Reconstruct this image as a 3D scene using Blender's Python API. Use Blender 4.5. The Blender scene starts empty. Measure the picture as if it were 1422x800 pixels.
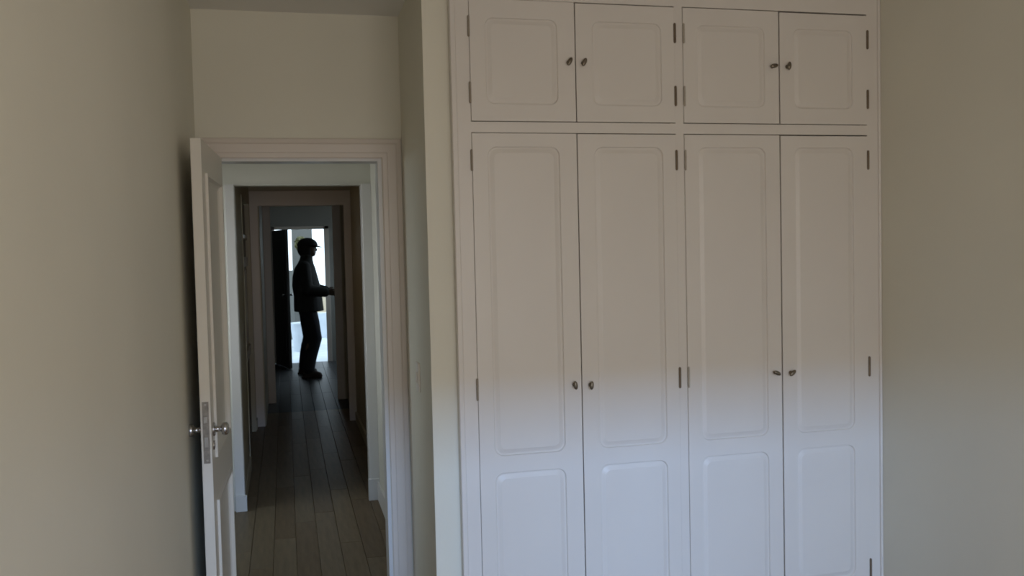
import bpy, bmesh, math, random
from mathutils import Vector, Matrix
random.seed(7)
SC = bpy.context.scene
COL = SC.collection

# ------------------------------------------------------------------ camera
cam_data = bpy.data.cameras.new('camera')
cam_data.sensor_width = 36.0
cam_data.lens = 36.0 * 1290.0 / 1422.0
cam_data.clip_start = 0.05
cam = bpy.data.objects.new('camera', cam_data)
COL.objects.link(cam)
RR = Vector((0.97100142, -0.23795626, -0.02308787))
UP = Vector((0.0326801, 0.03644468, 0.99880118))
BK = Vector((-0.23682957, -0.97059188, 0.04316427))
cam.matrix_world = Matrix(((RR.x, UP.x, BK.x, 0), (RR.y, UP.y, BK.y, 0), (RR.z, UP.z, BK.z, 1.606), (0, 0, 0, 1)))
SC.camera = cam

# ------------------------------------------------------------------ colour management, sky, lights
vs = SC.view_settings
vs.view_transform = 'Standard'; vs.look = 'None'; vs.gamma = 1.0; vs.use_curve_mapping = False
vs.exposure = 0.0
SC.cycles.use_denoising = True
SC.cycles.filter_width = 2.0
SC.cycles.max_bounces = 10
SC.cycles.diffuse_bounces = 6
SC.cycles.sample_clamp_indirect = 4.0

world = bpy.data.worlds.new('overcast_sky'); SC.world = world
world.use_nodes = True
wbg = world.node_tree.nodes['Background']
wbg.inputs['Color'].default_value = (0.72, 0.88, 1.0, 1)
wbg.inputs['Strength'].default_value = 2.6


def area(name, loc, aim, sx, sy, power, color, spread=180):
    l = bpy.data.lights.new(name, 'AREA')
    l.shape = 'RECTANGLE'; l.size = sx; l.size_y = sy
    l.energy = power; l.color = color; l.spread = math.radians(spread)
    o = bpy.data.objects.new(name, l); COL.objects.link(o)
    o.location = loc
    o.rotation_euler = (Vector(aim) - Vector(loc)).to_track_quat('-Z', 'Y').to_euler()
    return o


# daylight entering the bedroom through the window behind the camera
area('bedroom_window_daylight', (0.80, -1.42, 1.40), (0.70, 3.4, 1.75), 1.7, 1.1, 29, (1.0, 0.87, 0.80))
# brighter band of open sky above the roofs opposite, seen through that window
area('sky_band_daylight', (0.0, -9.8, 3.58), (1.0, 3.4, 0.6), 5.0, 0.58, 1010, (0.27, 0.53, 1.0))
# daylight entering the lobby from its own side window
area('lobby_window_daylight', (-1.29, 5.45, 1.5), (0.2, 5.45, 1.35), 0.8, 1.2, 3.0, (1.0, 0.94, 0.88), spread=95)
# added weak warm fill for the corridor, hung in front of the side door
area('corridor_fill_light', (-0.28, 8.05, 1.45), (0.6, 8.15, 1.4), 0.9, 0.9, 0.6, (1.0, 0.74, 0.46))
# added fill lamp at an invented side opening, for the far room's back wall
area('far_room_fill_light', (1.93, 12.9, 1.6), (0.3, 13.6, 1.6), 1.2, 1.0, 0.5, (0.85, 0.86, 1.0))


# ------------------------------------------------------------------ materials
def mat(name, col, rough=0.5, metal=0.0, var=0.0, vscale=3.0, bump=0.0, bscale=60.0, spec=0.5, stretch=(1, 1, 1)):
    m = bpy.data.materials.new(name); m.use_nodes = True
    nt = m.node_tree; b = nt.nodes['Principled BSDF']
    b.inputs['Base Color'].default_value = (*col, 1)
    b.inputs['Roughness'].default_value = rough
    b.inputs['Metallic'].default_value = metal
    b.inputs['Specular IOR Level'].default_value = spec
    tc = nt.nodes.new('ShaderNodeTexCoord'); mp = nt.nodes.new('ShaderNodeMapping')
    mp.inputs['Scale'].default_value = stretch
    nt.links.new(tc.outputs['Object'], mp.inputs['Vector'])
    if var > 0:
        n = nt.nodes.new('ShaderNodeTexNoise'); n.inputs['Scale'].default_value = vscale
        n.inputs['Detail'].default_value = 4
        r = nt.nodes.new('ShaderNodeValToRGB')
        r.color_ramp.elements[0].position = 0.3; r.color_ramp.elements[1].position = 0.7
        r.color_ramp.elements[0].color = (*[c * (1 - var) for c in col], 1)
        r.color_ramp.elements[1].color = (*[min(1, c * (1 + var)) for c in col], 1)
        nt.links.new(mp.outputs['Vector'], n.inputs['Vector'])
        nt.links.new(n.outputs['Fac'], r.inputs['Fac'])
        nt.links.new(r.outputs['Color'], b.inputs['Base Color'])
    if bump > 0:
        n2 = nt.nodes.new('ShaderNodeTexNoise'); n2.inputs['Scale'].default_value = bscale
        bp = nt.nodes.new('ShaderNodeBump'); bp.inputs['Strength'].default_value = bump
        bp.inputs['Distance'].default_value = 0.002
        nt.links.new(mp.outputs['Vector'], n2.inputs['Vector'])
        nt.links.new(n2.outputs['Fac'], bp.inputs['Height'])
        nt.links.new(bp.outputs['Normal'], b.inputs['Normal'])
    return m


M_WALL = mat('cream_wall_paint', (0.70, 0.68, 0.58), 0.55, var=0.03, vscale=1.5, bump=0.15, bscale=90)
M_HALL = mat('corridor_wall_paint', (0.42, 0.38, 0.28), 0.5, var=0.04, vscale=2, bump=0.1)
M_GREYWALL = mat('grey_wall_paint', (0.30, 0.30, 0.28), 0.6, var=0.03)
M_LOBBY = mat('lobby_wall_paint', (0.62, 0.62, 0.56), 0.5, var=0.03)
M_CEIL = mat('ceiling_paint', (0.78, 0.77, 0.74), 0.8, var=0.02)
M_TRIM = mat('trim_gloss_paint', (0.66, 0.60, 0.54), 0.35, var=0.02)
M_TRIMW = mat('white_trim_paint', (0.64, 0.64, 0.63), 0.35, var=0.02)
M_CUP = mat('wardrobe_paint', (0.70, 0.665, 0.62), 0.42, var=0.02, vscale=2.5)
M_DOORP = mat('door_paint', (0.68, 0.65, 0.58), 0.35, var=0.02)
M_PEWTER = mat('dull_pewter', (0.20, 0.17, 0.13), 0.38, 0.9, var=0.15, vscale=40)
M_HINGE = mat('hinge_metal', (0.17, 0.13, 0.09), 0.5, 0.6, var=0.1, vscale=30)
M_HINGEP = mat('painted_hinge', (0.28, 0.24, 0.19), 0.5, 0.2, var=0.1, vscale=30)
M_HINGEF = mat('faintly_painted_hinge', (0.40, 0.36, 0.30), 0.5, 0.1, var=0.1, vscale=30)
M_STEEL = mat('satin_steel', (0.55, 0.55, 0.56), 0.22, 1.0)
M_PLATE = mat('worn_lock_plate', (0.22, 0.20, 0.17), 0.4, 0.8, var=0.25, vscale=60)
M_BLACKHOLE = mat('shadowed_interior', (0.03, 0.03, 0.03), 0.9)
M_PLASTIC = mat('switch_plastic', (0.72, 0.69, 0.63), 0.4)
M_FLOOR = mat('brown_floor', (0.26, 0.17, 0.10), 0.45, var=0.1, vscale=4)
M_WOOD = [mat('floor_plank_wood_%s' % n, c, 0.36, var=0.14, vscale=7, bump=0.2, bscale=30, stretch=(6, 0.7, 1), spec=0.04)
          for n, c in (('tan', (0.185, 0.142, 0.088)), ('brown', (0.172, 0.130, 0.080)), ('dark', (0.158, 0.118, 0.074)), ('grey', (0.180, 0.140, 0.090)))]
M_JACKET = mat('dark_jacket_cloth', (0.022, 0.024, 0.024), 0.85, var=0.2, vscale=20, bump=0.3)
M_TROUS = mat('navy_trouser_cloth', (0.010, 0.012, 0.02), 0.85, var=0.2, vscale=20)
M_BOOT = mat('dark_boot_leather', (0.022, 0.012, 0.011), 0.5)
M_SKIN = mat('skin', (0.10, 0.06, 0.04), 0.5)
M_CAP = mat('black_cap_cloth', (0.012, 0.012, 0.013), 0.8)
M_DARKDOOR = mat('backlit_door_dark', (0.03, 0.03, 0.028), 0.45)  # near-black stands in for the unlit face of the backlit far leaf
M_CURT = mat('pale_curtain_cloth', (0.55, 0.56, 0.52), 0.9)
M_PATIO = mat('pale_concrete', (0.55, 0.60, 0.66), 0.8, var=0.08, vscale=6)
M_PANE = mat('frosted_pane', (0.45, 0.47, 0.48), 0.2)
M_LEAF = mat('hedge_leaf', (0.13, 0.13, 0.05), 0.6, var=0.3, vscale=6)
M_PILLAR = mat('grey_render', (0.13, 0.13, 0.12), 0.8, var=0.08)
M_BROWN = mat('shaded_doorway_brown', (0.10, 0.075, 0.07), 0.4, var=0.15, stretch=(1, 1, 0.2))  # dark of the shaded side doorway, put into the leaf colour
M_SLATE = [mat('dark_floor_%s' % n, c, 0.42, var=0.2, vscale=7, spec=0.10) for n, c in (('black', (0.030, 0.032, 0.034)), ('charcoal', (0.04, 0.042, 0.044)))]
M_ROOF = mat('clay_roof', (0.28, 0.15, 0.10), 0.8, var=0.1)
M_GROUND = mat('dry_ground', (0.25, 0.20, 0.13), 0.9, var=0.2)


# ------------------------------------------------------------------ mesh helpers
def box(bm, x0, x1, y0, y1, z0, z1):
    v = [bm.verts.new((x, y, z)) for z in (z0, z1) for y in (y0, y1) for x in (x0, x1)]
    for f in ((0, 2, 3, 1), (4, 5, 7, 6), (0, 1, 5, 4), (2, 6, 7, 3), (0, 4, 6, 2), (1, 3, 7, 5)):
        bm.faces.new([v[i] for i in f])


def cyl(bm, p0, p1, r0, r1=None, n=16, caps=True):
    r1 = r0 if r1 is None else r1
    p0 = Vector(p0); p1 = Vector(p1); d = (p1 - p0).normalized()
    a = d.orthogonal().normalized(); b = d.cross(a)
    A = [bm.verts.new(p0 + (a * math.cos(t) + b * math.sin(t)) * r0) for t in [2 * math.pi * i / n for i in range(n)]]
    B = [bm.verts.new(p1 + (a * math.cos(t) + b * math.sin(t)) * r1) for t in [2 * math.pi * i / n for i in range(n)]]
    for i in range(n):
        bm.faces.new((A[i], A[(i + 1) % n], B[(i + 1) % n], B[i]))
    if caps:
        bm.faces.new(A[::-1]); bm.faces.new(B)


def ball(bm, c, r, seg=16, rings=10, rot=None):
    mtx = Matrix.Translation(Vector(c)) @ (rot.to_4x4() if rot else Matrix.Identity(4)) @ Matrix.Diagonal((*(r if hasattr(r, '__len__') else (r, r, r)), 1))
    bmesh.ops.create_uvsphere(bm, u_segments=seg, v_segments=rings, radius=1.0, matrix=mtx)


def obj(name, bm, m, parent=None, smooth=False, bevel=0.0, loc=None):
    bmesh.ops.recalc_face_normals(bm, faces=bm.faces)
    me = bpy.data.meshes.new(name); bm.to_mesh(me); bm.free()
    me.materials.append(m)
    if smooth:
        for p in me.polygons: p.use_smooth = True
    o = bpy.data.objects.new(name, me); COL.objects.link(o)
    if parent: o.parent = parent
    if loc: o.location = loc
    if bevel > 0:
        bv = o.modifiers.new('bevel', 'BEVEL'); bv.width = bevel; bv.segments = 2; bv.limit_method = 'ANGLE'
    return o


def boxes(name, m, lst, parent=None, bevel=0.0, kind=None, loc=None):
    bm = bmesh.new()
    for b in lst: box(bm, *b)
    o = obj(name, bm, m, parent, bevel=bevel, loc=loc)
    if kind: o['kind'] = kind
    return o


def struct(name, m, lst, bevel=0.0):
    return boxes(name, m, lst, bevel=bevel, kind='structure')


def empty(name, loc, label=None, cat=None, group=None, kind=None, rz=0.0):
    o = bpy.data.objects.new(name, None); COL.objects.link(o)
    o.location = loc; o.rotation_euler = (0, 0, rz); o.empty_display_size = 0.1
    if label: o['label'] = label
    if cat: o['category'] = cat
    if group: o['group'] = group
    if kind: o['kind'] = kind
    return o


# ------------------------------------------------------------------ the setting
H = 2.64
D = 4.15          # wall with the bedroom door
W = 3.45          # wall stub and wardrobe front plane
struct('floor', M_FLOOR, [(-0.45, 2.53, -1.6, 4.15, -0.1, 0.0)])
struct('ceiling', M_CEIL, [(-0.45, 2.53, -1.6, 4.27, H, H + 0.1), (-1.5, 2.53, 4.27, 6.1, H, H + 0.1),
                           (-0.5, 0.8, 6.1, 10.35, H, H + 0.1), (-1.6, 2.1, 10.35, 14.0, H, H + 0.1)])
struct('wall_left', M_WALL, [(-0.45, -0.35, -1.6, D, 0, H)])
struct('wall_right', M_WALL, [(2.43, 2.53, -1.6, 4.27, 0, H)])
WX0, WX1, WZ0, WZ1 = -0.22, 1.85, 0.55, 2.0
struct('wall_back', M_WALL, [(-0.45, WX0, -1.7, -1.5, 0, H), (WX1, 2.53, -1.7, -1.5, 0, H),
                             (WX0, WX1, -1.7, -1.5, 0, WZ0), (WX0, WX1, -1.7, -1.5, WZ1, H)])
w = empty('window_1', (0, 0, 0), kind='structure')
boxes('window_frame', M_TRIMW, [(WX0, WX0 + 0.05, -1.64, -1.56, WZ0, WZ1), (WX1 - 0.05, WX1, -1.64, -1.56, WZ0, WZ1),
                                (WX0, WX1, -1.64, -1.56, WZ0, WZ0 + 0.05), (WX0, WX1, -1.64, -1.56, WZ1 - 0.05, WZ1)], w)
OX0, OX1, OZ = -0.283, 0.43, 2.018
struct('wall_front', M_WALL, [(-1.5, OX0, D, D + 0.12, 0, H), (OX1, 2.43, D, D + 0.12, 0, H), (OX0, OX1, D, D + 0.12, OZ, H)])
# pier between the door recess and the wardrobe
struct('wall_pier', M_WALL, [(0.522, 0.627, W, D, 0, H)])
# lobby
struct('wall_lobby_left', M_LOBBY, [(-1.4, -1.3, 4.27, 4.8, 0, H), (-1.4, -1.3, 5.9, 6.1, 0, H),
                                    (-1.4, -1.3, 4.8, 5.9, 0, 0.85), (-1.4, -1.3, 4.8, 5.9, 2.15, H)])
w = empty('window_2', (0, 0, 0), kind='structure')
boxes('window_frame', M_TRIMW, [(-1.38, -1.32, 4.8, 4.85, 0.85, 2.15), (-1.38, -1.32, 5.85, 5.9, 0.85, 2.15),
                                (-1.38, -1.32, 4.8, 5.9, 0.85, 0.9), (-1.38, -1.32, 4.8, 5.9, 2.1, 2.15)], w)
struct('wall_lobby_right', M_LOBBY, [(0.55, 0.65, 5.47, 6.0, 0, H), (0.55, 0.65, 4.27, 4.67, 0, H), (0.55, 0.65, 4.67, 5.47, 1.95, H)])
struct('wall_lobby_back', M_LOBBY, [(-1.4, -0.30, 6.0, 6.1, 0, H), (0.50, 0.75, 6.0, 6.1, 0, H), (-0.30, 0.50, 6.0, 6.1, 2.03, H)])
# corridor
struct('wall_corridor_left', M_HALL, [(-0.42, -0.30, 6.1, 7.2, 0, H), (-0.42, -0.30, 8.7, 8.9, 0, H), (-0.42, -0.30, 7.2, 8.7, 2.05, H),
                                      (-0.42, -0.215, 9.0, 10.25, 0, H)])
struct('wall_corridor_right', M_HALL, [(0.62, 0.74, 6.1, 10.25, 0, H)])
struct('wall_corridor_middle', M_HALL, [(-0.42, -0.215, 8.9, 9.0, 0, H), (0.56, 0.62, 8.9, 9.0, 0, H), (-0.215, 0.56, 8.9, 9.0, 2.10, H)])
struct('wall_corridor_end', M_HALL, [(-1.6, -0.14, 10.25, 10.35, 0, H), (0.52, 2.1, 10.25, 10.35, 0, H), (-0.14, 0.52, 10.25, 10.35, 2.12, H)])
# far room
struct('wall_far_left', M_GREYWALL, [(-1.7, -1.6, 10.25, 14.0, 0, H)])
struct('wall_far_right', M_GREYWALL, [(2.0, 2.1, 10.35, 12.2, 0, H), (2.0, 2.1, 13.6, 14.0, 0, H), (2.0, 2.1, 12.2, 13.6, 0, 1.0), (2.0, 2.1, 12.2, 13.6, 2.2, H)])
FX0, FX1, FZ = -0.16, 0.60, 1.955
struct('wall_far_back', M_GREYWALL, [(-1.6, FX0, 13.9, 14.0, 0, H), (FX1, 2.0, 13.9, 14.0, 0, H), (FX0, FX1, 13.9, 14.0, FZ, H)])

# corridor floor: base with individual planks on it
fl = struct('floor_hall', M_FLOOR, [(-1.4, 0.75, 4.15, 6.1, -0.1, -0.014), (-0.42, 0.75, 6.1, 10.25, -0.1, -0.014), (-1.6, 2.1, 10.25, 14.0, -0.1, -0.014)])
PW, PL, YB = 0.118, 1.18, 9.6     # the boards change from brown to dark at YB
plank_me = []
for m in M_WOOD + M_SLATE:
    bm = bmesh.new(); box(bm, 0.001, PW - 0.001, 0.001, PL - 0.001, -0.014, 0.0)
    bmesh.ops.bevel(bm, geom=[e for e in bm.edges if all(v.co.z > -0.001 for v in e.verts)], offset=0.0013, segments=1, affect='EDGES')
    bmesh.ops.recalc_face_normals(bm, faces=bm.faces)
    me = bpy.data.meshes.new('plank'); bm.to_mesh(me); bm.free(); me.materials.append(m); plank_me.append(me)
for i in range(10):
    x = -0.46 + i * PW
    y = 4.15
    first = True
    while y < 13.9:
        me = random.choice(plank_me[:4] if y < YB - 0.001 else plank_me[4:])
        o = bpy.data.objects.new('plank', me); COL.objects.link(o); o.parent = fl
        ln = 1.0
        if first: ln = (0.4, 0.85, 0.6, 1.0, 0.25)[i % 5]
        end = YB if y < YB - 0.001 else 13.9
        if y + PL * ln > end: ln = (end - y) / PL
        o.location = (x, y, random.uniform(-0.0006, 0)); o.scale = (1, ln, 1)
        y += PL * ln; first = False
boxes('side_board', M_WOOD[1], [(-1.4, -0.462, 4.15, 6.1, -0.014, -0.001)], fl)
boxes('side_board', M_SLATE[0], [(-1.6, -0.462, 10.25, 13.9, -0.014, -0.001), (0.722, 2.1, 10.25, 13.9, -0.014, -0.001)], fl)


# ------------------------------------------------------------------ casings with a stepped, mitred profile
PROF = [(0.0, 0.0), (0.0, 0.012), (0.003, 0.014), (0.020, 0.014), (0.024, 0.0165), (0.056, 0.0165), (0.062, 0.013), (0.078, 0.0115), (0.08, 0.0095), (0.08, 0.0)]
FLAT = [(0.0, 0.0), (0.0, 0.012), (0.003, 0.014), (0.077, 0.014), (0.08, 0.012), (0.08, 0.0)]


def casing(name, x0, x1, zt, y, m, wl=0.08, wr=0.08, wt=0.08, sgn=-1, nose=1.0, z0=0.0, PROF=FLAT):
    """U-shaped casing round an opening in a wall facing -Y (sgn -1)"""
    bm = bmesh.new(); rings = []
    def ring(f): return [bm.verts.new(f(u / 0.08, d * nose)) for u, d in PROF]
    rings.append(ring(lambda u, d: (x0 - u * wl, y + sgn * d, z0)))
    rings.append(ring(lambda u, d: (x0 - u * wl, y + sgn * d, zt + u * wt)))
    rings.append(ring(lambda u, d: (x1 + u * wr, y + sgn * d, zt + u * wt)))
    rings.append(ring(lambda u, d: (x1 + u * wr, y + sgn * d, z0)))
    n = len(PROF)
    for a, b in zip(rings, rings[1:]):
        for i in range(n - 1): bm.faces.new((a[i], a[i + 1], b[i + 1], b[i]))
    bm.faces.new(rings[0]); bm.faces.new(rings[-1])
    o = obj(name, bm, m); o['kind'] = 'structure'; return o


casing('trim_1', OX0 - 0.002, OX1 + 0.002, OZ - 0.003, D, M_TRIM, wl=0.062, wr=0.086, wt=0.085, PROF=PROF)
struct('trim_2', M_TRIMW, [(OX0, OX0 + 0.022, D + 0.045, D + 0.12, 0, OZ), (OX1 - 0.016, OX1, D + 0.0, D + 0.12, 0, OZ), (OX0 + 0.022, OX1 - 0.016, D + 0.0, D + 0.12, OZ - 0.016, OZ)])
casing('trim_3', -0.29, 0.49, 2.035, 6.0, M_TRIMW, wl=0.055, wr=0.06, wt=0.001, nose=0.9)
struct('trim_4', M_TRIMW, [(-0.30, -0.288, 5.99, 6.11, 0, 2.03), (0.488, 0.50, 5.99, 6.11, 0, 2.03)])
casing('trim_5', -0.225, 0.553, 2.045, 8.9, M_TRIM, wl=0.075, wr=0.067, wt=0.14)
casing('trim_6', -0.135, 0.515, 2.105, 10.25, M_TRIM, wl=0.078, wr=0.085, wt=0.08)
struct('baseboard_lobby', M_TRIMW, [(0.535, 0.55, 5.47, 6.0, 0, 0.12), (0.545, 0.55, 4.27, 4.67, 0, 0.12), (-0.345, -0.276, 5.972, 6.0, 0, 0.10), (0.478, 0.55, 5.972, 6.0, 0, 0.14)], bevel=0.003)
struct('baseboard_corridor', M_HALL, [(0.605, 0.62, 6.1, 8.87, 0, 0.09), (-0.30, -0.288, 8.72, 8.87, 0, 0.09), (-0.30, -0.288, 6.1, 7.18, 0, 0.09)], bevel=0.003)
struct('trim_7', M_TRIM, [(-0.17, -0.13, 13.87, 13.9, 0, 1.99), (0.57, 0.64, 13.87, 13.9, 0, 1.99), (-0.17, 0.64, 13.87, 13.9, 1.945, 1.99)], bevel=0.003)
# side door of the lobby, closed, in the right-hand wall; shade coloured into its leaf
d3 = empty('door_3', (0, 0, 0), kind='structure')
boxes('leaf', M_BROWN, [(0.61, 0.65, 4.68, 5.46, 0.005, 1.94)], d3)
boxes('casing', M_TRIMW, [(0.535, 0.55, 5.45, 5.53, 0.0, 2.02), (0.535, 0.55, 4.60, 4.68, 0.0, 2.02), (0.535, 0.55, 4.60, 5.53, 1.94, 2.02)], d3, bevel=0.003)
# panelled door in the left-hand wall of the corridor
d4 = empty('door_4', (0, 0, 0), kind='structure')
boxes('leaf', M_GREYWALL, [(-0.375, -0.335, 7.22, 8.68, 0.005, 2.04)], d4)
boxes('pane', M_PANE, [(-0.3349, -0.330, 7.28, 7.92, 0.84, 1.47), (-0.3349, -0.330, 7.98, 8.62, 0.84, 1.47)], d4)
boxes('rail', M_TRIMW, [(-0.335, -0.318, 7.22, 8.68, 1.73, 1.77)], d4, bevel=0.003)
boxes('rail', M_TRIMW, [(-0.335, -0.318, 7.22, 8.68, 1.50, 1.58)], d4, bevel=0.003)
boxes('rail', M_TRIMW, [(-0.335, -0.318, 7.22, 8.68, 0.72, 0.80)], d4, bevel=0.003)
boxes('jamb', M_HALL, [(-0.335, -0.295, 7.20, 7.24, 0, 2.05), (-0.335, -0.295, 8.66, 8.70, 0, 2.05)], d4)


# ------------------------------------------------------------------ rounded panels
def rrect(x0, x1, z0, z1, r, n=6):
    pts = []
    r = max(r, 0.0005)
    for cx, cz, a0 in ((x1 - r, z1 - r, 0), (x0 + r, z1 - r, 90), (x0 + r, z0 + r, 180), (x1 - r, z0 + r, 270)):
        for i in range(n + 1):
            a = math.radians(a0 + 90 * i / n)
            pts.append((cx + r * math.cos(a), cz + r * math.sin(a)))
    return pts


def slab_with_holes(bm, x0, x1, z0, z1, yf, yb, holes):
    """slab whose front face (y = yf) has rounded holes"""
    edges = []; outer = [bm.verts.new(p) for p in ((x0, yf, z0), (x1, yf, z0), (x1, yf, z1), (x0, yf, z1))]
    for i in range(4): edges.append(bm.edges.new((outer[i], outer[(i + 1) % 4])))
    for h in holes:
        vs_ = [bm.verts.new((x, yf, z)) for x, z in h]
        for i in range(len(vs_)): edges.append(bm.edges.new((vs_[i], vs_[(i + 1) % len(vs_)])))
    bmesh.ops.triangle_fill(bm, edges=edges, use_beauty=True, normal=(0, -1 if yf < yb else 1, 0))
    back = [bm.verts.new((v.co.x, yb, v.co.z)) for v in outer]
    for i in range(4): bm.faces.new((outer[i], outer[(i + 1) % 4], back[(i + 1) % 4], back[i]))
    bm.faces.new(back)


def raised_panel(bm, x0, x1, z0, z1, r, yf, s=1, depth=0.006):
    """groove and raised field filling a hole; s = +1 when 'into the slab' is +y"""
    loops = []
    for ins, dep in ((0, 0), (0.003, depth), (0.008, depth), (0.024, 0.0008), (0.026, 0.0008)):
        loops.append([bm.verts.new((x, yf + s * dep, z)) for x, z in rrect(x0 + ins, x1 - ins, z0 + ins, z1 - ins, r - ins * 0.5)])
    n = len(loops[0])
    for a, b in zip(loops, loops[1:]):
        for i in range(n): bm.faces.new((a[i], a[(i + 1) % n], b[(i + 1) % n], b[i]))
    bm.faces.new(loops[-1])


# ------------------------------------------------------------------ built-in wardrobe
ward = empty('built_in_wardrobe', (1.526, W, 0), 'off-white painted built-in wardrobe with four tall doors under four short cupboard doors', 'wardrobe')
def P(px): return px - 1.526      # world x to wardrobe x
FY = -0.030                        # frame front, relative to the wall plane (W)
FR = [(0.627, 0.692), (1.5125, 1.5465), (2.368, 2.43)]
Z_PL, Z_LT, Z_UB, Z_UT = 0.09, 2.040, 2.080, 2.536
fr_l = [(P(a), P(b), FY, 0.02, 0, H) for a, b in FR]
for a, b in ((0.692, 1.5125), (1.5465, 2.368)):
    fr_l += [(P(a), P(b), FY, 0.02, 0, Z_PL), (P(a), P(b), FY, 0.02, Z_LT, Z_UB), (P(a), P(b), FY, 0.02, Z_UT, H)]
boxes('frame', M_CUP, fr_l, ward)
boxes('scribe_bead', M_CUP, [(P(0.619), P(0.640), FY - 0.009, 0.0, 0, H)], ward, bevel=0.004)
boxes('scribe_bead', M_CUP, [(P(2.418), P(2.43), FY - 0.009, 0.0, 0, H)], ward, bevel=0.004)
boxes('carcass', M_BLACKHOLE, [(P(0.63), P(0.64), 0.02, 0.66, 0.02, H), (P(2.415), P(2.428), 0.02, 0.66, 0.02, H), (P(0.64), P(2.415), 0.64, 0.66, 0.02, H),
                              (P(0.64), P(2.415), 0.02, 0.64, 0.02, 0.06), (P(0.64), P(2.415), 0.02, 0.64, 2.05, 2.07), (P(1.515), P(1.535), 0.02, 0.64, 0.06, H)], ward)

DOORX = [(0.692, 1.1035), (1.1035, 1.5125), (1.5465, 1.9635), (1.9635, 2.368)]
FACE = FY - 0.004                  # door faces stand 4 mm proud of the frame
# (gap left, gap right, gap top, push out)
def knob(parent, x, z, tilt, yf, length=0.034):
    bm = bmesh.new()
    cyl(bm, (0, 0, 0), (0, -0.003, 0), 0.0075, 0.0068, 16)
    cyl(bm, (0, -0.003, 0), (0, -0.016, 0), 0.0038, 0.0045, 12)
    ball(bm, (0, -0.020, 0), (0.0085, 0.0065, length / 2), 16, 12)
    o = obj('knob', bm, M_PEWTER, parent, smooth=True, loc=(x, yf, z)); o.rotation_euler = (0, math.radians(tilt), 0)
    return o


def hinge(parent, x, z0, z1, m, yf):
    bm = bmesh.new()
    cyl(bm, (0, 0, z0), (0, 0, z1), 0.0052 if m is M_HINGE else 0.0042, None, 12)
    for z in (z0, z1): ball(bm, (0, 0, z), (0.0045, 0.0045, 0.004), 10, 6)
    for k in (1, 2):
        zz = z0 + (z1 - z0) * k / 3
        cyl(bm, (0, 0, zz - 0.0008), (0, 0, zz + 0.0008), 0.0058 if m is M_HINGE else 0.0047, None, 12)
    box(bm, -0.004, 0.004, 0.0035, 0.0055, z0 + 0.002, z1 - 0.002)
    return obj('hinge', bm, m, parent, loc=(x, yf, 0))


KN_U = [(1.075, 2.307, 28), (1.133, 2.306, 25), (1.932, 2.311, 80), (1.999, 2.312, 8)]
KN_L = [(1.072, 1.072, -8), (1.137, 1.068, 4), (1.930, 1.073, -62), (2.001, 1.069, 50)]
PX = [(0.752, 1.033), (1.172, 1.456), (1.602, 1.900), (2.028, 2.300)]
for i, (a, b) in enumerate(DOORX):
    hx = {0: 0.6905, 1: 1.5125, 2: 1.5500, 3: 2.3695}[i]
    hm = (M_HINGEP, M_HINGE, M_HINGEF, M_HINGE)[i]
    left = i in (0, 2)
    gl = (0.0015 if i == 0 else 0.0008) if left else (0.0022 if i == 1 else 0.0045); gr = 0.0022 if left else 0.0020
    gt = (0.003, 0.004, 0.004, 0.006)[i]
    c = P(a)
    for row in ('u', 'l'):
        z0, z1 = (Z_UB + 0.003, Z_UT - (0.0025, 0.005, 0.005, 0.0075)[i]) if row == 'u' else (Z_PL + 0.003, Z_LT - gt)
        out = 0.0 if (i != 2) else 0.0015
        yf = FACE - out
        d = empty('door', (P(a), yf, 0)); d.parent = ward
        # the leaf itself
        x0, x1 = gl, (b - a) - gr
        pa, pb = PX[i][0] - a, PX[i][1] - a
        holes = [(pa, pb, 2.146, 2.466, 0.03)] if row == 'u' else [(pa, pb, 0.815, 1.987, 0.034), (pa, pb, 0.19, 0.750, 0.034)]
        bm = bmesh.new(); slab_with_holes(bm, x0, x1, z0, z1, 0.0, 0.018, [rrect(*h) for h in holes])
        lf = obj('leaf', bm, M_CUP, d)
        for h in holes:
            bm = bmesh.new(); raised_panel(bm, *h, 0.0); obj('panel', bm, M_CUP, d)
        kx, kz, kt = (KN_U if row == 'u' else KN_L)[i]
        knob(d, kx - a, kz, kt, 0.0)
        hz = [(2.467, 2.396), (2.223, 2.151)] if row == 'u' else [(1.973, 1.900), (1.113, 1.036), (0.254, 0.180)]
        for h1, h0 in hz: hinge(d, hx - a, h0, h1, hm, -0.001)

# ------------------------------------------------------------------ light switch on the side of the pier
sw = empty('light_switch', (0.522, 3.785, 1.085), 'small off-white light switch on the narrow wall beside the bedroom door', 'light switch')
boxes('face_plate', M_PLASTIC, [(-0.009, 0, -0.036, 0.036, -0.06, 0.06)], sw, bevel=0.003)
boxes('rocker', M_PLASTIC, [(-0.014, -0.009, -0.012, 0.012, -0.02, 0.02)], sw, bevel=0.0015)

# ------------------------------------------------------------------ bedroom door, open towards the camera
LEN = 0.722
door = empty('door_1', (-0.262, D - 0.02, 0), kind='structure')
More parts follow.
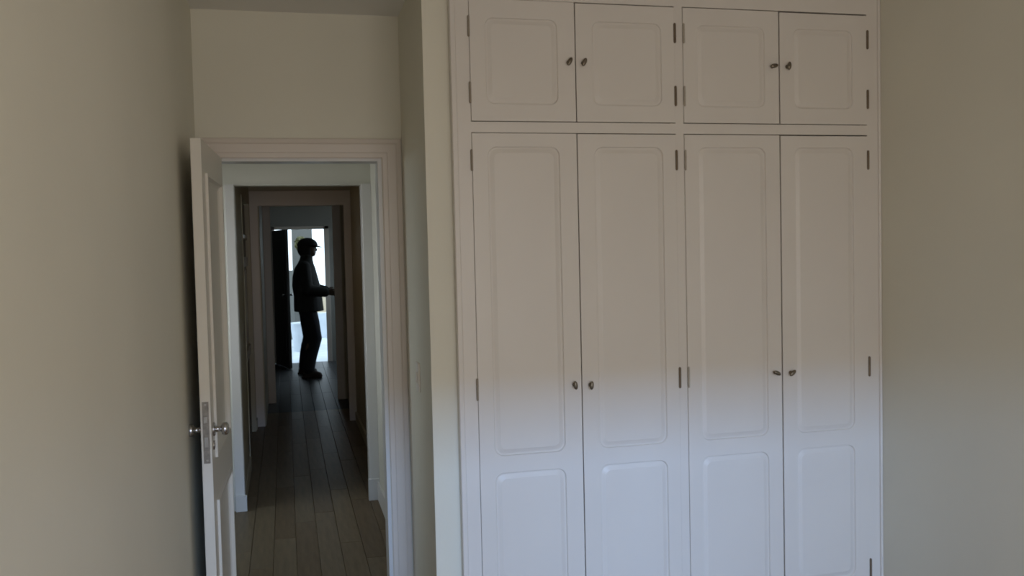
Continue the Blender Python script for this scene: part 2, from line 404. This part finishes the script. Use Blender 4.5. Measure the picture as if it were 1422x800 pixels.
# local x runs along the leaf (0 hinge -> LEN free edge), local y across it
door.rotation_euler = (0, 0, math.radians(-92.0))
TH = 0.0175
def dleaf():
    bm = bmesh.new()
    hs = [(0.10, LEN - 0.10, 0.87, 1.90, 0.004), (0.10, LEN - 0.10, 0.20, 0.715, 0.004)]
    for s in (-1, 1):
        edges = []; yf = s * TH
        outer = [bm.verts.new(p) for p in ((0, yf, 0.008), (LEN, yf, 0.008), (LEN, yf, 2.012), (0, yf, 2.012))]
        for i in range(4): edges.append(bm.edges.new((outer[i], outer[(i + 1) % 4])))
        for h in hs:
            v_ = [bm.verts.new((x, yf, z)) for x, z in rrect(*h, n=2)]
            for i in range(len(v_)): edges.append(bm.edges.new((v_[i], v_[(i + 1) % len(v_)])))
        bmesh.ops.triangle_fill(bm, edges=edges, use_beauty=True, normal=(0, s, 0))
        if s == -1: A = outer
        else: B = outer
    for i in range(4): bm.faces.new((A[i], A[(i + 1) % 4], B[(i + 1) % 4], B[i]))
    obj('leaf', bm, M_DOORP, door)
    for h in hs:
        for s in (-1, 1):
            bm = bmesh.new(); loops = []
            x0, x1, z0, z1, r = h
            for ins, dep in ((0, 0), (0.0, -0.009), (0.012, -0.009), (0.020, 0.004), (0.028, 0.010), (0.040, 0.010)):
                loops.append([bm.verts.new((x, s * (TH - dep), z)) for x, z in rrect(x0 + ins, x1 - ins, z0 + ins, z1 - ins, r, n=2)])
            n = len(loops[0])
            for a, b in zip(loops, loops[1:]):
                for i in range(n): bm.faces.new((a[i], a[(i + 1) % n], b[(i + 1) % n], b[i]))
            bm.faces.new(loops[-1])
            obj('panel', bm, M_DOORP, door)
dleaf()
lk = boxes('lock_plate', M_PLATE, [(LEN - 0.001, LEN + 0.0018, -0.011, 0.011, 0.872, 1.09)], door, bevel=0.0008)
boxes('latch', M_STEEL, [(LEN + 0.0015, LEN + 0.011, -0.007, 0.006, 1.015, 1.04)], lk, bevel=0.002)
boxes('bolt', M_STEEL, [(LEN + 0.0015, LEN + 0.004, -0.006, 0.006, 0.93, 0.965)], lk)
bm = bmesh.new()
for z in (0.882, 1.08): cyl(bm, (LEN + 0.001, 0, z), (LEN + 0.003, 0, z), 0.004, None, 10)
obj('screw', bm, M_STEEL, lk)
for s in (-1, 1):
    bm = bmesh.new(); prof = [(0.0, 0.025), (0.004, 0.025), (0.007, 0.021), (0.008, 0.011), (0.024, 0.0095), (0.029, 0.014), (0.032, 0.0215), (0.040, 0.0235), (0.048, 0.022), (0.053, 0.016), (0.054, 0.0)]
    rg = []
    for dd, rr in prof:
        if rr == 0.0: rg.append([bm.verts.new((0, s * (TH + dd), 0))] * 24); continue
        rg.append([bm.verts.new((rr * math.cos(2 * math.pi * i / 24), s * (TH + dd), rr * math.sin(2 * math.pi * i / 24))) for i in range(24)])
    for A_, B_ in zip(rg, rg[1:]):
        for i in range(24):
            q = [A_[i], A_[(i + 1) % 24], B_[(i + 1) % 24], B_[i]]
            bm.faces.new(q if B_[0] is not B_[1] else q[:3])
    bm.faces.new(rg[0])
    obj('door_knob', bm, M_STEEL, door, smooth=True, loc=(LEN - 0.058, 0, 0.982))
    bm = bmesh.new()
    cyl(bm, (0, s * TH, 0), (0, s * (TH + 0.004), 0), 0.018, 0.016, 24)
    e = obj('keyhole_cover', bm, M_STEEL, door, loc=(LEN - 0.058, 0, 0.925))
    bm = bmesh.new(); cyl(bm, (0, s * (TH + 0.004), 0.003), (0, s * (TH + 0.0045), 0.003), 0.0035, None, 12)
    box(bm, -0.0016, 0.0016, min(s * (TH + 0.004), s * (TH + 0.0045)), max(s * (TH + 0.004), s * (TH + 0.0045)), -0.009, 0.003)
    obj('keyhole', bm, M_BLACKHOLE, e)
for z in (0.25, 1.75):
    bm = bmesh.new(); cyl(bm, (-0.006, 0.012, z - 0.05), (-0.006, 0.012, z + 0.05), 0.006, None, 12)
    obj('hinge', bm, M_STEEL, door)

# ------------------------------------------------------------------ far door, open, and what lies beyond it
d2 = empty('door_2', (-0.145, 13.86, 0), kind='structure', rz=math.radians(-76))
boxes('leaf', M_DARKDOOR, [(0, 0.76, -0.02, 0.02, 0.01, 1.93)], d2, bevel=0.002)
for z0, z1 in ((0.2, 0.85), (1.0, 1.8)):
    boxes('panel', M_DARKDOOR, [(0.10, 0.66, -0.027, 0.027, z0, z1)], d2, bevel=0.006)
bm = bmesh.new(); cyl(bm, (0.70, -0.055, 1.03), (0.70, 0.055, 1.03), 0.008); ball(bm, (0.70, -0.055, 1.03), 0.022); ball(bm, (0.70, 0.055, 1.03), 0.022)
obj('knob', bm, M_STEEL, d2, smooth=True)
struct('patio', M_PATIO, [(-3, 4, 14.0, 18.2, -0.1, -0.02)])
struct('garden_wall', M_PATIO, [(-3, 4, 18.0, 18.2, -0.1, 0.45)])
struct('garden_screen', M_PILLAR, [(-3, 0.30, 17.9, 17.98, -0.02, 1.28)])
struct('patio_pillar', M_PILLAR, [(0.13, 0.47, 16.2, 16.6, -0.02, 3.2)])
struct('patio_roof_beam', M_PILLAR, [(-1.5, 2.2, 16.2, 16.6, 3.2, 3.4)])
struct('ground', M_GROUND, [(-30, 30, -40, -1.7, -0.3, -0.12), (-30, -1.8, -1.7, 40, -0.3, -0.12), (2.6, 30, -1.7, 14, -0.3, -0.12), (-30, 30, 18.2, 40, -0.3, -0.12)])

# small potted tree standing in front of the pillar outside
bm = bmesh.new(); rnd = random.Random(3)
for k in range(700):
    th = rnd.uniform(0, 6.283); ph = math.acos(rnd.uniform(-1, 1)); r = 0.115 * rnd.uniform(0.5, 1) ** 0.4
    c = Vector((r * math.sin(ph) * math.cos(th) * 0.85, r * math.sin(ph) * math.sin(th), 1.77 + r * math.cos(ph) * 1.1))
    a = Vector((rnd.uniform(-1, 1), rnd.uniform(-1, 1), rnd.uniform(-1, 1))).normalized(); b = a.orthogonal().normalized()
    s = rnd.uniform(0.015, 0.028)
    vs_ = [bm.verts.new(c + a * s), bm.verts.new(c + b * s * 0.5), bm.verts.new(c - a * s), bm.verts.new(c - b * s * 0.5)]
    bm.faces.new(vs_)
sh = empty('potted_tree', (0.27, 15.75, -0.02), 'slim potted tree with small yellow-green crown outside the far doorway behind the cap', 'tree')
fo = obj('foliage', bm, M_LEAF, sh); fo['kind'] = 'stuff'
bm = bmesh.new(); cyl(bm, (0, 0, 0.4), (0, 0, 1.78), 0.012, 0.007)
obj('stem', bm, M_BOOT, sh)
bm = bmesh.new(); cyl(bm, (0, 0, 0), (0, 0, 0.44), 0.16, 0.21, 24); cyl(bm, (0, 0, 0.44), (0, 0, 0.47), 0.22, 0.22, 24)
obj('planter', bm, M_PATIO, sh)


# ------------------------------------------------------------------ the person (faces right, seen from the side)
def chain(bm, pts, radii, n=14):
    """joined tapered tubes with rounded joints; a radius may be (rx, ry)"""
    for p, r in zip(pts, radii): ball(bm, p, r, n, 10)
    for i in range(len(pts) - 1): cyl(bm, pts[i], pts[i + 1], radii[i], radii[i + 1], n)


def loft(bm, rings, n=24):
    L = []
    for (cx, cy, cz, rx, ry) in rings:
        L.append([bm.verts.new((cx + rx * math.cos(2 * math.pi * i / n), cy + ry * math.sin(2 * math.pi * i / n), cz)) for i in range(n)])
    for a, b in zip(L, L[1:]):
        for i in range(n): bm.faces.new((a[i], a[(i + 1) % n], b[(i + 1) % n], b[i]))
    bm.faces.new(L[0][::-1]); bm.faces.new(L[-1])


def remesh(o, vox, smooth=4):
    m = o.modifiers.new('remesh', 'REMESH'); m.mode = 'VOXEL'; m.voxel_size = vox; m.use_smooth_shade = True
    s = o.modifiers.new('smooth', 'SMOOTH'); s.iterations = smooth; s.factor = 0.5


pe = empty('person', (0.275, 12.35, 0), 'person in dark jacket, dark trousers and peaked cap standing at corridor end facing right', 'person', rz=math.radians(-8))
# joints; +x is the way the person faces, -y is the side towards the camera
HIP = {-1: (0.00, -0.09, 0.93), 1: (-0.01, 0.09, 0.93)}
KNEE = {-1: (0.09, -0.12, 0.50), 1: (0.0, 0.13, 0.50)}
ANK = {-1: (0.015, -0.24, 0.09), 1: (-0.095, 0.19, 0.09)}
SHO = {-1: (-0.01, -0.185, 1.42), 1: (-0.01, 0.185, 1.42)}
ELB = {-1: (0.03, -0.25, 1.13), 1: (0.02, 0.25, 1.14)}
WRI = {-1: (0.255, -0.17, 1.09), 1: (0.23, 0.12, 1.10)}
bm = bmesh.new()
loft(bm, [(0, 0, 0.86, 0.09, 0.15), (-0.01, 0, 0.95, 0.115, 0.165), (0, 0, 1.08, 0.10, 0.145), (-0.01, 0, 1.25, 0.115, 0.16), (-0.015, 0, 1.38, 0.11, 0.165), (-0.01, 0, 1.45, 0.08, 0.12), (0.0, 0, 1.49, 0.05, 0.06)])
chain(bm, [(0.0, 0, 1.46), (0.018, 0, 1.56)], [0.056, 0.052])
# head: skull, jaw, nose, brow, ears
ball(bm, (0.035, 0, 1.665), (0.098, 0.077, 0.112), 24, 16)
ball(bm, (0.065, 0, 1.605), (0.062, 0.055, 0.058), 20, 12)
ball(bm, (0.095, 0, 1.575), (0.022, 0.026, 0.018))
ball(bm, (0.128, 0, 1.64), (0.020, 0.013, 0.020)); ball(bm, (0.121, 0, 1.66), (0.014, 0.010, 0.026))
ball(bm, (0.112, 0, 1.685), (0.018, 0.05, 0.010))
ball(bm, (0.118, 0, 1.607), (0.012, 0.024, 0.005)); ball(bm, (0.116, 0, 1.597), (0.012, 0.022, 0.006))
for s in (-1, 1): ball(bm, (0.030, s * 0.079, 1.65), (0.018, 0.008, 0.030))
for s in (-1, 1):
    chain(bm, [HIP[s], KNEE[s], ANK[s]], [0.078, 0.052, 0.036])
    ball(bm, (KNEE[s][0] * 0.4 + ANK[s][0] * 0.6 - 0.02, (KNEE[s][1] + ANK[s][1]) / 2, 0.36), (0.05, 0.048, 0.10))
    a = ANK[s]; chain(bm, [(a[0] - 0.03, a[1], 0.045), (a[0] + 0.08, a[1] - 0.01, 0.038), (a[0] + 0.15, a[1] - 0.015, 0.030)], [0.034, 0.034, 0.024])
    chain(bm, [SHO[s], ELB[s], WRI[s]], [0.052, 0.038, 0.026])
    # hand: palm, four fingers, thumb, half closed round the thing in front
    w = Vector(WRI[s]); f = Vector((0.95, s * -0.18, -0.10)).normalized(); side = Vector((0.05, 0.15 * s, 1)).normalized(); inn = f.cross(side).normalized() * (1 if s == -1 else -1)
    for t in (-0.028, -0.010, 0.010, 0.028): chain(bm, [w + f * 0.01 + side * t * 0.6, w + f * 0.085 + side * t], [0.014, 0.012], 10)
    for t, L_ in ((0.028, 0.072), (0.010, 0.080), (-0.010, 0.074), (-0.028, 0.060)):
        b0 = w + f * 0.085 + side * t
        b1 = b0 + f * L_ * 0.42 + inn * L_ * 0.12; b2 = b1 + f * L_ * 0.22 + inn * L_ * 0.28; b3 = b2 + f * L_ * 0.02 + inn * L_ * 0.24
        chain(bm, [b0, b1, b2, b3], [0.0095, 0.009, 0.008, 0.007], 10)
    t0 = w + f * 0.02 + side * 0.02
    chain(bm, [t0, t0 + f * 0.035 + side * 0.028 + inn * 0.012, t0 + f * 0.066 + side * 0.034 + inn * 0.022], [0.013, 0.010, 0.008], 10)
remesh(obj('body', bm, M_SKIN, pe), 0.006, 3)
M_EYE = mat('eye_white', (0.2, 0.19, 0.18), 0.2)
for s in (-1, 1):
    bm = bmesh.new(); ball(bm, (0.117, s * 0.030, 1.665), (0.010, 0.012, 0.009)); obj('eye', bm, M_EYE, pe, smooth=True)
# hair under the cap
bm = bmesh.new(); ball(bm, (0.000, 0, 1.650), (0.112, 0.094, 0.120), 24, 16)
for v in bm.verts:
    if v.co.x > 0.07: v.co.x = 0.07
    if v.co.z < 1.55: v.co.z = 1.55
obj('hair', bm, M_CAP, pe, smooth=True)
# cap: crown and peak
bm = bmesh.new(); ball(bm, (0.020, 0, 1.700), (0.132, 0.108, 0.098), 28, 18)
for v in bm.verts:
    if v.co.z < 1.690: v.co.z = 1.690 + (v.co.z - 1.690) * 0.05
cp = obj('cap', bm, M_CAP, pe, smooth=True)
bm = bmesh.new(); n = 18; R0 = []; R1 = []
for zz, L in ((1.694, R0), (1.700, R1)):
    for i in range(n + 1):
        a = math.radians(-80 + 160 * i / n)
        ex = 0.065 * max(0.0, math.cos(a)) ** 0.6
        L.append((bm.verts.new((0.020 + 0.118 * math.cos(a), 0.100 * math.sin(a), zz)), bm.verts.new((0.020 + (0.128 + ex) * math.cos(a), 0.102 * math.sin(a), zz - 0.42 * ex))))
for i in range(n):
    bm.faces.new((R0[i][0], R0[i + 1][0], R0[i + 1][1], R0[i][1])); bm.faces.new((R1[i][0], R1[i][1], R1[i + 1][1], R1[i + 1][0]))
    bm.faces.new((R0[i][1], R0[i + 1][1], R1[i + 1][1], R1[i][1])); bm.faces.new((R0[i][0], R1[i][0], R1[i + 1][0], R0[i + 1][0]))
bm.faces.new((R0[0][0], R0[0][1], R1[0][1], R1[0][0])); bm.faces.new((R0[n][0], R1[n][0], R1[n][1], R0[n][1]))
obj('peak', bm, M_CAP, cp, smooth=True)
# jacket: body, sleeves, collar
bm = bmesh.new()
loft(bm, [(0.015, 0, 0.845, 0.190, 0.22), (0.01, 0, 0.92, 0.188, 0.22), (0.005, 0, 1.05, 0.180, 0.21), (-0.012, 0, 1.18, 0.180, 0.21), (-0.022, 0, 1.30, 0.160, 0.21), (-0.022, 0, 1.40, 0.135, 0.205), (-0.01, 0, 1.47, 0.10, 0.15), (0.000, 0, 1.53, 0.082, 0.085), (0.004, 0, 1.585, 0.078, 0.08)])
for s in (-1, 1): chain(bm, [SHO[s], ELB[s], tuple(Vector(WRI[s]) * 0.92 + Vector(ELB[s]) * 0.08)], [0.084, 0.078, 0.064])
remesh(obj('jacket', bm, M_JACKET, pe), 0.010, 5)
# trousers
bm = bmesh.new()
loft(bm, [(0, 0, 0.84, 0.125, 0.165), (-0.01, 0, 0.93, 0.13, 0.175), (0, 0, 1.02, 0.12, 0.16)])
for s in (-1, 1):
    a = ANK[s]
    chain(bm, [(HIP[s][0], HIP[s][1], 0.89), (HIP[s][0] * 0.5 + KNEE[s][0] * 0.5, (HIP[s][1] + KNEE[s][1]) / 2, 0.70), KNEE[s], (KNEE[s][0] * 0.45 + a[0] * 0.55 - 0.01, (KNEE[s][1] + a[1]) / 2, 0.28), (a[0], a[1], 0.11)], [0.120, 0.112, 0.092, 0.082, 0.072])
remesh(obj('trousers', bm, M_TROUS, pe), 0.010, 4)
for s in (-1, 1):
    a = ANK[s]; bm = bmesh.new()
    chain(bm, [(a[0], a[1], 0.17), (a[0] - 0.005, a[1], 0.07)], [0.052, 0.052])
    chain(bm, [(a[0] - 0.03, a[1], 0.052), (a[0] + 0.08, a[1] - 0.01, 0.050), (a[0] + 0.13, a[1] - 0.02, 0.042)], [0.048, 0.048, 0.038])
    box(bm, a[0] - 0.085, a[0] + 0.165, a[1] - 0.05, a[1] + 0.035, 0.002, 0.03)
    remesh(obj('boot', bm, M_BOOT, pe), 0.008, 3)
